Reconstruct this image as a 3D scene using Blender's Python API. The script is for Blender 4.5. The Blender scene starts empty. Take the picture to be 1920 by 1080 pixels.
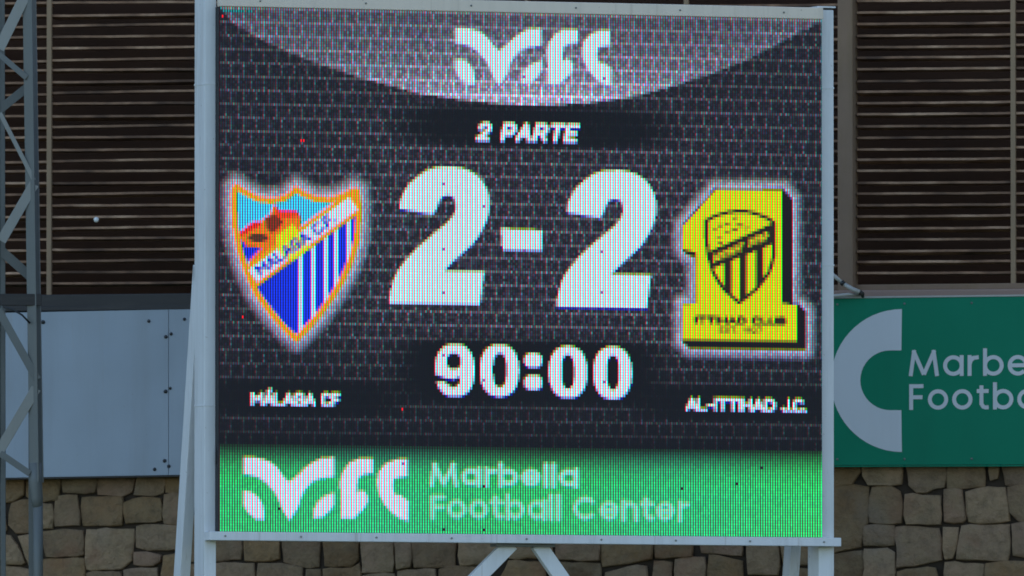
import bpy, bmesh, math, random
import numpy as np
from mathutils import Vector, Matrix
random.seed(7); rng = np.random.default_rng(7)
R = math.radians

# ------------------------------------------------------------------ camera, sky, sun, exposure
scene = bpy.context.scene
F = 32000.0                       # focal length in photograph pixels (1920 wide), a long sports telephoto
PITCH = math.atan(1320.0 / F)
CAMZ = 1.6
cam = bpy.data.cameras.new('camera')
cam.sensor_width = 36.0
cam.lens = F / 1920 * 36
cam.clip_start = 1.0; cam.clip_end = 4000
cam_ob = bpy.data.objects.new('camera', cam)
scene.collection.objects.link(cam_ob)
cam_ob.location = (0, 0, CAMZ)
cam_ob.rotation_euler = (R(90) + PITCH, 0, 0)
scene.camera = cam_ob
cam.dof.use_dof = True
cam.dof.focus_distance = 122.0
cam.dof.aperture_fstop = 5.6

SUN_EL, SUN_AZ = R(24), R(40)     # behind the facade: everything in view stands in its shade, lit by blue sky
world = bpy.data.worlds.new('World'); scene.world = world; world.use_nodes = True
wn = world.node_tree.nodes; wl = world.node_tree.links
sky = wn.new('ShaderNodeTexSky'); sky.sky_type = 'NISHITA'; sky.sun_disc = False
sky.sun_elevation = SUN_EL; sky.sun_rotation = SUN_AZ
sky.air_density = 1.0; sky.dust_density = 1.0; sky.ozone_density = 2.0
wl.new(sky.outputs[0], wn['Background'].inputs[0])
wn['Background'].inputs[1].default_value = 0.15
sl = bpy.data.lights.new('sun', 'SUN'); sl.energy = 2.5; sl.angle = R(0.5); sl.color = (1.0, 0.93, 0.84)
sun = bpy.data.objects.new('sun', sl); scene.collection.objects.link(sun)
sdir = Vector((math.sin(SUN_AZ) * math.cos(SUN_EL), math.cos(SUN_AZ) * math.cos(SUN_EL), math.sin(SUN_EL)))
sun.rotation_euler = (-sdir).to_track_quat('-Z', 'Y').to_euler()
sun.location = (0, 0, 60)
scene.view_settings.view_transform = 'Standard'; scene.view_settings.look = 'None'
scene.view_settings.gamma = 1.0; scene.view_settings.use_curve_mapping = False
EXPO = 1.0
scene.view_settings.exposure = EXPO
scene.cycles.filter_width = 1.7

# ------------------------------------------------------------------ picture pixel -> ray
FWD = Vector((0, math.cos(PITCH), math.sin(PITCH))); UP = Vector((0, -math.sin(PITCH), math.cos(PITCH))); RT = Vector((1, 0, 0))
CO = Vector((0, 0, CAMZ))
def ray(px, py): return FWD + RT * ((px - 960) / F) + UP * ((540 - py) / F)

class Frame:
    """an upright local frame standing on the ground: x along the face, y backwards, z up"""
    def __init__(s, loc, yaw):
        s.loc = Vector(loc); s.yaw = yaw
        s.ax = Vector((math.cos(yaw), math.sin(yaw), 0)); s.ay = Vector((-math.sin(yaw), math.cos(yaw), 0))
    def at(s, px, py, y=0.0):
        d = ray(px, py)
        t = ((s.loc + s.ay * y) - CO).dot(s.ay) / d.dot(s.ay)
        p = CO + d * t - s.loc
        return Vector((p.dot(s.ax), y, p.z))

BOARD_YAW = math.atan(1.18e-5 * F)
D_B = 121.8
board = Frame(((976 - 960) / F * D_B, D_B, 0), BOARD_YAW)
wall = Frame((0, D_B + 5.2, 0), -math.atan(0.72e-5 * F))
B, W = board.at, wall.at

# ------------------------------------------------------------------ helpers
COL = scene.collection
def link(name, me, mat=None, parent=None):
    o = bpy.data.objects.new(name, me); COL.objects.link(o)
    if mat is not None and me is not None: me.materials.append(mat)
    if parent is not None: o.parent = parent
    return o
def tag(o, label=None, cat=None, group=None, kind=None):
    if label: o['label'] = label
    if cat: o['category'] = cat
    if group: o['group'] = group
    if kind: o['kind'] = kind
    return o
def empty(name, frame=None, loc=None):
    o = bpy.data.objects.new(name, None); COL.objects.link(o); o.empty_display_size = 0.3
    if frame: o.location = frame.loc; o.rotation_euler = (0, 0, frame.yaw)
    if loc is not None: o.location = loc
    return o
def mesh(name, verts, faces, smooth=False):
    me = bpy.data.meshes.new(name); me.from_pydata([tuple(v) for v in verts], [], faces); me.update()
    if smooth:
        for p in me.polygons: p.use_smooth = True
    return me
def box(name, a, b, mat, parent, bevel=0.004, seg=2):
    """axis-aligned box in the parent's frame with softened edges; origin at its centre"""
    c = [(a[i] + b[i]) / 2 for i in range(3)]; h = [abs(b[i] - a[i]) / 2 for i in range(3)]
    bm = bmesh.new(); bmesh.ops.create_cube(bm, size=2)
    for v in bm.verts: v.co = Vector((v.co.x * h[0], v.co.y * h[1], v.co.z * h[2]))
    if bevel: bmesh.ops.bevel(bm, geom=bm.edges[:], offset=min(bevel, min(h) * .8), segments=seg, affect='EDGES', profile=.6)
    me = bpy.data.meshes.new(name); bm.to_mesh(me); bm.free()
    o = link(name, me, mat, parent); o.location = c
    return o
def bar(name, p, q, w, d, mat, parent, ref=(0, 1, 0), bevel=0.004):
    """rectangular bar from p to q; w across, d along ref (front to back)"""
    p, q = Vector(p), Vector(q); ax = (q - p); L = ax.length; ax.normalize()
    ref = Vector(ref); side = ax.cross(ref).normalized(); dep = side.cross(ax).normalized()
    bm = bmesh.new(); bmesh.ops.create_cube(bm, size=2)
    for v in bm.verts: v.co = Vector((v.co.x * w / 2, v.co.y * d / 2, v.co.z * L / 2))
    if bevel: bmesh.ops.bevel(bm, geom=bm.edges[:], offset=min(bevel, min(w, d) * .3), segments=2, affect='EDGES', profile=.6)
    me = bpy.data.meshes.new(name); bm.to_mesh(me); bm.free()
    o = link(name, me, mat, parent)
    M = Matrix((side, -dep, ax)).transposed().to_4x4()
    if M.determinant() < 0: M = Matrix((side, dep, ax)).transposed().to_4x4()
    M.translation = (p + q) / 2
    o.matrix_local = M
    return o
def tube(name, pts, r, mat, parent, n=10):
    verts, faces = [], []
    pts = [Vector(p) for p in pts]
    for i, p in enumerate(pts):
        t = (pts[min(i + 1, len(pts) - 1)] - pts[max(i - 1, 0)]).normalized()
        u = t.orthogonal().normalized() if i == 0 else (u - t * u.dot(t)).normalized()
        v = t.cross(u); rr = r[i] if isinstance(r, (list, tuple)) else r
        for k in range(n):
            a = 2 * math.pi * k / n; verts.append(p + u * math.cos(a) * rr + v * math.sin(a) * rr)
    for i in range(len(pts) - 1):
        for k in range(n):
            a, b_ = i * n + k, i * n + (k + 1) % n; faces.append((a, b_, b_ + n, a + n))
    faces.append(tuple(range(n - 1, -1, -1))); faces.append(tuple((len(pts) - 1) * n + k for k in range(n)))
    return link(name, mesh(name, verts, faces, True), mat, parent)
def plate(name, poly, y0, y1, mat, parent):
    """flat outline (list of (x, z)) with real thickness from y0 (front) to y1 (back)"""
    n = len(poly)
    bm = bmesh.new()
    f = [bm.verts.new((p[0], y0, p[1])) for p in poly]; b_ = [bm.verts.new((p[0], y1, p[1])) for p in poly]
    bm.faces.new(f); bm.faces.new(b_[::-1])
    for i in range(n): bm.faces.new((f[i], b_[i], b_[(i + 1) % n], f[(i + 1) % n]))
    bmesh.ops.recalc_face_normals(bm, faces=bm.faces[:])
    bmesh.ops.triangulate(bm, faces=[fc for fc in bm.faces if len(fc.verts) > 4])
    me = bpy.data.meshes.new(name); bm.to_mesh(me); bm.free()
    return link(name, me, mat, parent)

# ------------------------------------------------------------------ materials
def lin(c): return tuple((x / 255 / 12.92) if x / 255 <= .04045 else ((x / 255 + .055) / 1.055) ** 2.4 for x in c)
def new_mat(name):
    m = bpy.data.materials.new(name); m.use_nodes = True
    return m, m.node_tree.nodes, m.node_tree.links, m.node_tree.nodes['Principled BSDF']
def noise(N, L, scale, detail=4, coord=None, rough=.6, stretch=None):
    t = N.new('ShaderNodeTexNoise'); t.inputs['Scale'].default_value = scale; t.inputs['Detail'].default_value = detail
    t.inputs['Roughness'].default_value = rough
    src = coord
    if stretch:
        mp = N.new('ShaderNodeMapping'); mp.inputs['Scale'].default_value = stretch
        L.new(coord, mp.inputs[0]); src = mp.outputs[0]
    if src is not None: L.new(src, t.inputs['Vector'])
    return t.outputs[0]
def ramp(N, L, fac, stops):
    r = N.new('ShaderNodeValToRGB'); L.new(fac, r.inputs[0])
    e = r.color_ramp.elements
    while len(e) < len(stops): e.new(.5)
    for i, (p, c) in enumerate(stops): e[i].position = p; e[i].color = (*c, 1) if len(c) == 3 else c
    return r.outputs[0]
def mixc(N, L, fac, a, b_, mode='MIX'):
    m = N.new('ShaderNodeMix'); m.data_type = 'RGBA'; m.blend_type = mode
    for sock, val in ((m.inputs[0], fac), (m.inputs[6], a), (m.inputs[7], b_)):
        if isinstance(val, (int, float)): sock.default_value = val
        elif isinstance(val, tuple): sock.default_value = (*val, 1)
        else: L.new(val, sock)
    return m.outputs[2]
def bump(N, L, P, h, strength, dist):
    b_ = N.new('ShaderNodeBump'); b_.inputs['Strength'].default_value = strength; b_.inputs['Distance'].default_value = dist
    L.new(h, b_.inputs['Height']); L.new(b_.outputs[0], P.inputs['Normal'])
def geo_pos(N):
    return N.new('ShaderNodeNewGeometry').outputs['Position']

def add_off(N, L, pos, k):
    v = N.new('ShaderNodeVectorMath'); v.operation = 'ADD'; L.new(pos, v.inputs[0]); v.inputs[1].default_value = (k, k * .7, k * 1.3)
    return v.outputs[0]

def paint(name, col, dirt=(.25, .2, .15), amount=.35, rough=.5, streak=(14, 14, 1.2), bumpd=.002, rust=0, buckle=0):
    m, N, L, P = new_mat(name); pos = geo_pos(N)
    a = noise(N, L, 1.0, 6, pos, .65, streak)
    b_ = noise(N, L, 3.0, 5, pos)
    c1 = mixc(N, L, ramp(N, L, a, [(.48, (0, 0, 0)), (.78, (amount,) * 3)]), col, tuple(c * .5 + d * .4 for c, d in zip(col, dirt)))
    c2 = mixc(N, L, ramp(N, L, b_, [(.35, (0, 0, 0)), (.8, (amount * .8,) * 3)]), c1, tuple(c * .78 for c in col))
    if rust:
        sp_ = noise(N, L, 26.0, 6, add_off(N, L, pos, 11), .7)
        c2 = mixc(N, L, ramp(N, L, sp_, [(.66, (0, 0, 0)), (.72, (rust,) * 3)]), c2, (.20, .10, .045))
        dr = noise(N, L, 1.0, 4, add_off(N, L, pos, 5), .6, (22, 22, .7))
        c2 = mixc(N, L, ramp(N, L, dr, [(.60, (0, 0, 0)), (.74, (rust * .55,) * 3)]), c2, (.34, .25, .17))
    L.new(c2, P.inputs['Base Color']); P.inputs['Roughness'].default_value = rough
    if buckle:
        bump(N, L, P, noise(N, L, 1.0, 2, pos, .5, (1.3, 1.3, .7)), 1.0, buckle)
    else: bump(N, L, P, noise(N, L, 30, 3, pos), .25, bumpd)
    return m

M_WHITE = paint('white painted steel', (.80, .79, .79), rust=.75, amount=.45)
M_TOP = paint('warm lit white steel', (.84, .70, .57), amount=.3, rust=.5)  # warm tint in the colour stands in for warmer light on the beam
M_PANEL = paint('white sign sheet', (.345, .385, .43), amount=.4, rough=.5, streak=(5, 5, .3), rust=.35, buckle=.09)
M_PRINT = paint('white vinyl print', (.66, .66, .67), amount=.2, rough=.4, streak=(4, 4, .4), bumpd=.0005)
M_GREEN = paint('green vinyl', (.008, .215, .118), dirt=(.02, .10, .07), amount=.3, rough=.65, streak=(4, 4, .5), buckle=.08)
M_GREEN.node_tree.nodes['Principled BSDF'].inputs['Specular IOR Level'].default_value = .15
M_DARK = paint('black housing', (.016, .016, .02), amount=.2, rough=.6)
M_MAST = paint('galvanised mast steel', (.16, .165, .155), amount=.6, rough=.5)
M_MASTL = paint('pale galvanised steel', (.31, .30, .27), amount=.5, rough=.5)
M_SILLD = paint('dark painted beam', (.032, .026, .024), amount=.5, rough=.6, streak=(1, 1, 8))
M_SILLP = paint('dusty pinkish sill', (.36, .23, .18), amount=.6, rough=.8, streak=(2, 2, 6))
M_RUST = paint('rusty post', (.34, .22, .13), dirt=(.18, .09, .03), amount=.9, rough=.8, streak=(10, 10, 2.5))
M_PILLAR = paint('weathered brown pillar', (.27, .17, .11), dirt=(.2, .13, .03), amount=.9, rough=.8, streak=(9, 9, 1.4))
M_BOLT = paint('dark bolt', (.02, .02, .022), amount=.2)
M_ROOM = paint('dark boarding', (.068, .030, .019), dirt=(.01, .008, .01), amount=1.0, rough=.9, streak=(1.6, 1.6, 2.2))
M_PIPE = paint('pale grey pipe', (.5, .47, .42), amount=.6)
M_BALL = paint('white plastic', (.85, .83, .78), amount=.1)

def wood_mat():
    m, N, L, P = new_mat('weathered louvre timber'); pos = geo_pos(N)
    oi = N.new('ShaderNodeObjectInfo')
    add = N.new('ShaderNodeVectorMath'); add.operation = 'ADD'; L.new(pos, add.inputs[0])
    cmb = N.new('ShaderNodeCombineXYZ'); mul = N.new('ShaderNodeMath'); mul.operation = 'MULTIPLY'; mul.inputs[1].default_value = 37
    L.new(oi.outputs['Random'], mul.inputs[0]); L.new(mul.outputs[0], cmb.inputs[0]); L.new(cmb.outputs[0], add.inputs[1])
    a = noise(N, L, 1.0, 3, add.outputs[0], .7, (1.6, 1, 1))
    c = ramp(N, L, a, [(.34, (.09, .044, .025)), (.5, (.31, .165, .095)), (.66, (.58, .35, .22))])
    g = noise(N, L, 1.0, 5, add.outputs[0], .6, (6, 90, 90))
    c = mixc(N, L, ramp(N, L, g, [(.4, (0, 0, 0)), (.7, (.5, .5, .5))]), c, (.09, .06, .045))
    L.new(c, P.inputs['Base Color']); P.inputs['Roughness'].default_value = .85
    bump(N, L, P, g, .4, .002)
    return m
M_WOOD = wood_mat()

def stone_mat():
    m, N, L, P = new_mat('sandstone rubble'); pos = geo_pos(N)
    oi = N.new('ShaderNodeObjectInfo')
    base = ramp(N, L, oi.outputs['Random'], [(0, (.17, .102, .056)), (.2, (.36, .208, .098)), (.4, (.26, .162, .10)), (.6, (.46, .295, .175)), (.8, (.31, .205, .14)), (1, (.39, .225, .14))])
    a = noise(N, L, 4.5, 6, pos, .6)
    c = mixc(N, L, ramp(N, L, a, [(.35, (0, 0, 0)), (.7, (.75, .75, .75))]), base, (.33, .235, .135))
    b_ = noise(N, L, 11, 7, pos, .7)
    c = mixc(N, L, ramp(N, L, b_, [(.45, (0, 0, 0)), (.75, (.65, .65, .65))]), c, (.12, .085, .055))
    r = noise(N, L, 1.9, 3, pos, .5)
    c = mixc(N, L, ramp(N, L, r, [(.62, (0, 0, 0)), (.74, (.6, .6, .6))]), c, (.30, .13, .075))
    g = noise(N, L, 1.3, 4, add_off(N, L, pos, 31), .5)
    c = mixc(N, L, ramp(N, L, g, [(.58, (0, 0, 0)), (.72, (.55, .55, .55))]), c, (.30, .245, .19))
    L.new(c, P.inputs['Base Color']); P.inputs['Roughness'].default_value = .92; P.inputs['Specular IOR Level'].default_value = .2
    h = noise(N, L, 16, 8, pos, .68)
    bump(N, L, P, h, 1.0, .035)
    return m
M_STONE = stone_mat()
M_MORTAR = paint('earth joint', (.05, .033, .021), dirt=(.01, .007, .005), amount=1.0, rough=.95, streak=(5, 5, 5), bumpd=.02)

def ground_mat():
    m, N, L, P = new_mat('worn turf'); pos = geo_pos(N)
    c = ramp(N, L, noise(N, L, 1.2, 8, pos, .7), [(.3, (.05, .075, .022)), (.7, (.09, .12, .04))])
    L.new(c, P.inputs['Base Color']); P.inputs['Roughness'].default_value = .95
    bump(N, L, P, noise(N, L, 40, 4, pos), .6, .03)
    return m

# ------------------------------------------------------------------ the ground
g = link('ground', mesh('ground', [(-900, -400, 0), (900, -400, 0), (900, 1400, 0), (-900, 1400, 0)], [(0, 1, 2, 3)]), ground_mat())
tag(g, 'green turf ground reaching past the facade', 'ground', kind='structure')

# ------------------------------------------------------------------ stone wall: every stone a piece of its own
stone_wall = empty('stone_wall', wall)
tag(stone_wall, 'rubble sandstone wall with dark open joints below the signs and louvres', 'wall')
z_top = W(960, 566).z
box('wall_core', (-7.5, -.006, 0), (8.6, .5, z_top), M_MORTAR, stone_wall, 0)

def stone_mesh(poly, prot, seed):
    """poly: local (x, z) outline, centred; a rough-hewn block with rounded arrises"""
    r = random.Random(seed)
    # resample the outline and wobble it
    pts = []
    n = len(poly)
    for i in range(n):
        a, b_ = Vector(poly[i]), Vector(poly[(i + 1) % n]); L_ = (b_ - a).length
        k = max(1, int(L_ / .07))
        for j in range(k):
            t = j / k; p = a.lerp(b_, t)
            w = .011 if j else .004
            pts.append(p + Vector((r.uniform(-w, w), r.uniform(-w, w))))
    # round the corners
    m = len(pts)
    pts = [pts[i] * .84 + (pts[i - 1] + pts[(i + 1) % m]) * .08 for i in range(m)]
    cx = sum(p[0] for p in pts) / m; cz = sum(p[1] for p in pts) / m
    rings = [(1.0, .05), (1.0, -prot * .6), (.982, -prot * .88), (.94, -prot * .98), (.55, -prot * 1.03)]
    tx, tz = r.uniform(-.06, .06), r.uniform(-.06, .06)
    verts, faces = [], []
    for k, (s, y) in enumerate(rings):
        for p in pts:
            x, z = cx + (p[0] - cx) * s, cz + (p[1] - cz) * s
            yy = y + (0 if k < 2 else (x - cx) * tx + (z - cz) * tz + r.uniform(-.006, .006))
            verts.append((x, yy, z))
    for k in range(len(rings) - 1):
        for i in range(m):
            a, b_ = k * m + i, k * m + (i + 1) % m
            faces.append((a, a + m, b_ + m, b_))
    verts.append((cx, -prot * 1.02 + r.uniform(-.008, .004), cz)); c = len(verts) - 1
    for i in range(m): faces.append(((len(rings) - 1) * m + i, c, (len(rings) - 1) * m + (i + 1) % m))
    return verts, faces
NST = [0]
def add_stone(poly_xz):
    NST[0] += 1
    n = len(poly_xz); mx = sum(p[0] for p in poly_xz) / n; mz = sum(p[1] for p in poly_xz) / n
    def gr(p):
        d = math.hypot(p[0] - mx, p[1] - mz); k_ = 1 + .010 / max(d, .05); return (mx + (p[0] - mx) * k_, mz + (p[1] - mz) * k_)
    poly_xz = [gr(p) for p in poly_xz]
    area = sum(poly_xz[i][0] * poly_xz[(i + 1) % n][1] - poly_xz[(i + 1) % n][0] * poly_xz[i][1] for i in range(n))
    if area < 0: poly_xz = poly_xz[::-1]
    cx = sum(p[0] for p in poly_xz) / n; cz = sum(p[1] for p in poly_xz) / n
    v, f = stone_mesh([(p[0] - cx, p[1] - cz) for p in poly_xz], random.Random(NST[0]).uniform(.03, .05), NST[0])
    me = mesh('stone', v, f, False); bm = bmesh.new(); bm.from_mesh(me); bmesh.ops.recalc_face_normals(bm, faces=bm.faces[:]); bm.to_mesh(me); bm.free()
    for p in me.polygons: p.use_smooth = True
    o = link('stone', me, M_STONE, stone_wall); o.location = (cx, 0, cz)
def stones_px(ox, oy, sc, polys):
    for pl in polys:
        q = [W(ox + x / sc, oy + y / sc) for x, y in pl]
        add_stone([(p.x, p.z) for p in q])
stones_px(1560, 860, 4.908, [
    [(-150, -40), (262, -40), (268, 120), (190, 235), (-150, 270)], [(285, -40), (650, -40), (645, 240), (345, 245), (290, 165)],
    [(680, -40), (1040, -40), (1040, 265), (790, 318), (715, 245)], [(1062, -40), (1415, -40), (1408, 262), (1066, 272)],
    [(1436, -40), (1546, -40), (1535, 185), (1460, 205)], [(1566, -40), (1930, -40), (1930, 246), (1600, 246)],
    [(-150, 285), (200, 240), (350, 255), (325, 420), (330, 590), (290, 630), (285, 805), (-150, 900)],
    [(370, 258), (560, 255), (635, 300), (655, 420), (645, 592), (350, 588), (345, 500)],
    [(675, 330), (1008, 335), (1008, 606), (688, 606)], [(1032, 282), (1200, 280), (1236, 560), (1210, 584), (1036, 584)],
    [(1235, 300), (1440, 268), (1605, 258), (1625, 420), (1645, 582), (1360, 598), (1262, 584)],
    [(1625, 262), (1930, 250), (1930, 580), (1720, 572), (1645, 500)],
    [(300, 612), (580, 608), (580, 795), (300, 808)], [(596, 624), (990, 640), (1012, 850), (1022, 935), (598, 1014)],
    [(1022, 628), (1176, 640), (1118, 915), (1040, 925)], [(1200, 616), (1640, 606), (1625, 940), (1150, 928)],
    [(1660, 604), (1930, 590), (1930, 905), (1668, 895)], [(-150, 925), (290, 838), (290, 1150), (-150, 1150)],
    [(304, 830), (515, 826), (585, 862), (590, 1170), (304, 1170)], [(602, 1034), (880, 998), (950, 1002), (1012, 1170), (606, 1170)],
    [(1040, 950), (1405, 962), (1405, 1170), (1060, 1170)], [(1420, 962), (1930, 930), (1930, 1170), (1422, 1170)]])
stones_px(0, 880, 5.333, [
    [(-220, 20), (262, 20), (256, 258), (130, 325), (-220, 305)], [(118, 340), (330, 300), (330, 645), (170, 645), (96, 560)],
    [(-220, 325), (16, 330), (82, 600), (40, 650), (-220, 640)], [(-220, 660), (110, 660), (172, 760), (256, 935), (232, 960), (-220, 905)],
    [(186, 668), (410, 668), (410, 1030), (290, 960)], [(-220, 930), (200, 985), (420, 1050), (420, 1170), (-220, 1170)],
    [(275, 20), (602, 20), (602, 318), (345, 325), (275, 270)], [(620, 20), (962, 20), (966, 238), (640, 236)],
    [(985, 20), (1372, 20), (1335, 232), (1240, 264), (990, 256)], [(1390, 20), (1645, 20), (1645, 244), (1530, 268), (1350, 262)],
    [(1660, 20), (1850, 20), (1850, 232), (1660, 234)], [(350, 340), (536, 340), (532, 596), (350, 596)],
    [(556, 262), (786, 256), (812, 566), (556, 574)], [(826, 280), (1236, 274), (1236, 566), (838, 574)],
    [(1252, 330), (1340, 296), (1616, 282), (1626, 514), (1266, 546)], [(1645, 252), (1850, 248), (1850, 540), (1645, 544)],
    [(432, 616), (846, 602), (856, 866), (470, 878)], [(874, 602), (1348, 590), (1334, 912), (1222, 994), (876, 1010)],
    [(1368, 566), (1850, 556), (1850, 800), (1500, 812), (1368, 782)], [(1350, 818), (1480, 830), (1626, 850), (1606, 922), (1540, 962), (1348, 955)],
    [(430, 896), (854, 886), (858, 1170), (430, 1170)], [(872, 1028), (1214, 1018), (1232, 1170), (872, 1170)],
    [(1240, 1000), (1588, 980), (1594, 1170), (1250, 1170)], [(1636, 866), (1850, 824), (1850, 1170), (1630, 1170)]])
stones_px(420, 990, 4, [
    [(-290, -90), (128, -90), (134, 240), (-290, 250)], [(148, -90), (432, -90), (424, 234), (160, 244)],
    [(446, -90), (722, -90), (724, 292), (560, 282), (452, 254)], [(740, -90), (1016, -90), (1014, 232), (962, 294), (760, 284)],
    [(1030, -90), (1268, -90), (1274, 330), (1040, 340)], [(1286, -90), (1394, -90), (1412, 292), (1290, 312)],
    [(1410, -90), (1742, -90), (1738, 280), (1600, 292), (1430, 302)], [(1768, -90), (2110, -90), (2110, 240), (1960, 262), (1772, 290)],
    [(-290, 268), (232, 262), (240, 480), (-290, 480)], [(262, 262), (440, 268), (596, 296), (596, 480), (262, 480)],
    [(612, 304), (732, 308), (736, 480), (612, 480)], [(750, 300), (966, 306), (1020, 256), (1030, 480), (750, 480)],
    [(1042, 354), (1280, 340), (1296, 480), (1042, 480)], [(1306, 322), (1596, 306), (1604, 480), (1312, 480)], [(1620, 306), (1960, 280), (1960, 480), (1620, 480)]])
stones_px(870, 990, 2.783, [
    [(168, -60), (466, -60), (470, 156), (240, 160)], [(482, -60), (712, -60), (712, 172), (482, 162)], [(722, -60), (984, -60), (984, 162), (860, 186), (724, 206)],
    [(992, -60), (1192, -60), (1194, 148), (1000, 158)], [(1282, 140), (1330, 146), (1456, 168), (1450, 330), (1268, 330)],
    [(1206, -60), (1464, -60), (1456, 150), (1330, 128), (1240, 132)], [(1474, -60), (1642, -60), (1644, 244), (1482, 246)], [(1656, -60), (1800, -60), (1800, 196), (1668, 186)],
    [(240, 172), (424, 176), (436, 330), (170, 330)], [(482, 178), (714, 184), (724, 330), (500, 330)], [(742, 226), (900, 194), (956, 196), (960, 330), (740, 330)],
    [(992, 172), (1092, 176), (1084, 330), (985, 330)], [(1106, 166), (1262, 150), (1254, 330), (1100, 330)], [(1482, 262), (1660, 256), (1660, 330), (1482, 330)], [(1672, 206), (1800, 210), (1800, 330), (1674, 330)]])
# the rest of the wall: coursed blocks beyond the frame and below it
def course(x0, x1, z0, z1, sink=None):
    x = x0; r = random.Random(int(x0 * 100 + z0 * 1000))
    while x < x1 - .12:
        w = min(r.uniform(.22, .48), x1 - x)
        if x1 - x - w < .15: w = x1 - x
        j = lambda: r.uniform(-.018, .018)
        gp = .012
        poly = [(x + gp + j() * .5, z0 + gp + j()), (x + w - gp + j() * .5, z0 + gp + j()), (x + w - gp + j() * .5, z1 - gp + j()), (x + gp + j() * .5, z1 - gp + j())]
        if sink is None: add_stone(poly)
        else: sink.append(poly)
        x += w
xl, xr = W(-44, 980).x, W(1957, 980).x
zb = W(960, 1100).z
zz = [zb, zb + .27, zb + .55, zb + .84, W(960, 880).z]
for k in range(4):
    course(-7.4, xl - .01, zz[k], zz[k + 1]); course(xr + .01, 8.5, zz[k], zz[k + 1])
sink = []
z = zb - .01
while z > .1:
    h = min(random.uniform(.24, .36), z); course(-7.4, 8.5, max(0, z - h), z, sink); z -= h
V, Fc = [], []
for i, pl in enumerate(sink):
    v, f = stone_mesh(pl, random.Random(i).uniform(.03, .06), 9000 + i); o_ = len(V); V += v; Fc += [tuple(a + o_ for a in q) for q in f]
me = mesh('lower_stonework', V, Fc, True)
o = link('lower_stonework', me, M_STONE, stone_wall); tag(o, kind='stuff')

# ------------------------------------------------------------------ louvred facade
facade = empty('louvred_facade', wall)
tag(facade, 'dark facade of thin horizontal timber louvres between rusty posts above the wall', 'facade')
z_sill = W(960, 562).z; z_roof = 13.2  # facade raised out of view so its shade covers the scoreboard
box('back_wall', (-7.5, .62, z_sill), (8.6, .70, z_roof), M_ROOM, facade, 0)
box('roof_beam', (-7.5, -.05, z_roof), (8.6, .70, z_roof + .3), M_SILLD, facade, .01)
box('unseen_shade_wall', (-26, .0, 0), (-7.5, .70, z_roof + .3), M_ROOM, facade, .01)  # added out of view to block light and darken the left post side
box('unseen_shade_wall', (8.6, .0, 0), (22, .70, z_roof + .3), M_ROOM, facade, .01)  # matching unseen light block added on the right
def slat_mesh(L):
    # a thin board, front edge slightly bowed, leaning a little outwards
    n = 8; r = random.Random(int(L * 1000) + len(bpy.data.meshes)); verts, faces = [], []
    sec = [(0, .0085), (0, -.0085), (.145, -.014), (.145, .0)]
    ph = r.uniform(0, 6)
    for i in range(n + 1):
        x = -L / 2 + L * i / n; s = .0035 * math.sin(x * 1.9 + ph) + r.uniform(-.0012, .0012)
        for y, zz_ in sec: verts.append((x, y, zz_ + s))
    for i in range(n):
        for k in range(4):
            a, b_ = i * 4 + k, i * 4 + (k + 1) % 4; faces.append((a, a + 4, b_ + 4, b_))
    faces += [(0, 1, 2, 3), (n * 4 + 3, n * 4 + 2, n * 4 + 1, n * 4)]
    me = mesh('slat', verts, faces); me.materials.append(M_WOOD); return me
posts_px = [-510, -210, 90, 389, 688, 985, 1285, 1585, 1898, 2210]
def slats(xa_px, xb_px, yref, ys_first, pitch_px, count):
    xa, xb = W(xa_px, 300).x + .004, W(xb_px, 300).x - .004
    variants = [slat_mesh(xb - xa) for _ in range(3)]
    for k in range(-8, count):
        py = ys_first + pitch_px * k
        p = W(yref, py, .05)
        o = bpy.data.objects.new('slat', variants[(k * 5) % 3]); COL.objects.link(o); o.parent = facade
        o.location = ((xa + xb) / 2, .05 + random.uniform(-.004, .004), p.z + random.uniform(-.0055, .0055))
        o.rotation_euler = (random.uniform(-.09, .06), random.uniform(-.002, .002), 0)
for a, b_ in ((-510, 90), (90, 389), (389, 985), (985, 1285), (1285, 1572)): slats(a, b_, 230, 5.5, 21.02, 26)
for a, b_ in ((1603, 1898), (1898, 2210)): slats(a, b_, 1750, 1.5, 21.25, 25)
for px in posts_px:
    if px == 1585: continue
    x = W(px, 300).x; wd = .018 if px != 985 else .01
    box('post', (x - wd, .025, z_sill), (x + wd, .06 if px != 985 else .05, z_roof), M_RUST, facade, .003)
pa, pb = W(1572, 300).x, W(1601, 300).x
box('pillar', (pa, -.04, z_sill), (pb, .16, z_roof), M_PILLAR, facade, .015)
# sill beams
zl0, zl1 = W(230, 579, -.16).z, W(230, 551, -.16).z
xm = W(1000, 560).x
box('sill_beam', (-7.5, -.16, zl0), (xm, .1, zl1), M_SILLD, facade, .008)
box('sill_beam_lip', (-7.5, -.185, zl0 - .012), (xm, -.10, zl0 + .022), M_SILLD, facade, .006)
zr0, zr1 = W(1740, 558, -.05).z, W(1740, 543, -.05).z
box('sill', (xm + .01, -.06, zr0 - .05), (8.6, .12, zr1), M_SILLP, facade, .012)
box('sill_board', (xm + .01, .02, zr1 + .001), (8.6, .14, zr1 + .045), M_PILLAR, facade, .006)

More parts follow.
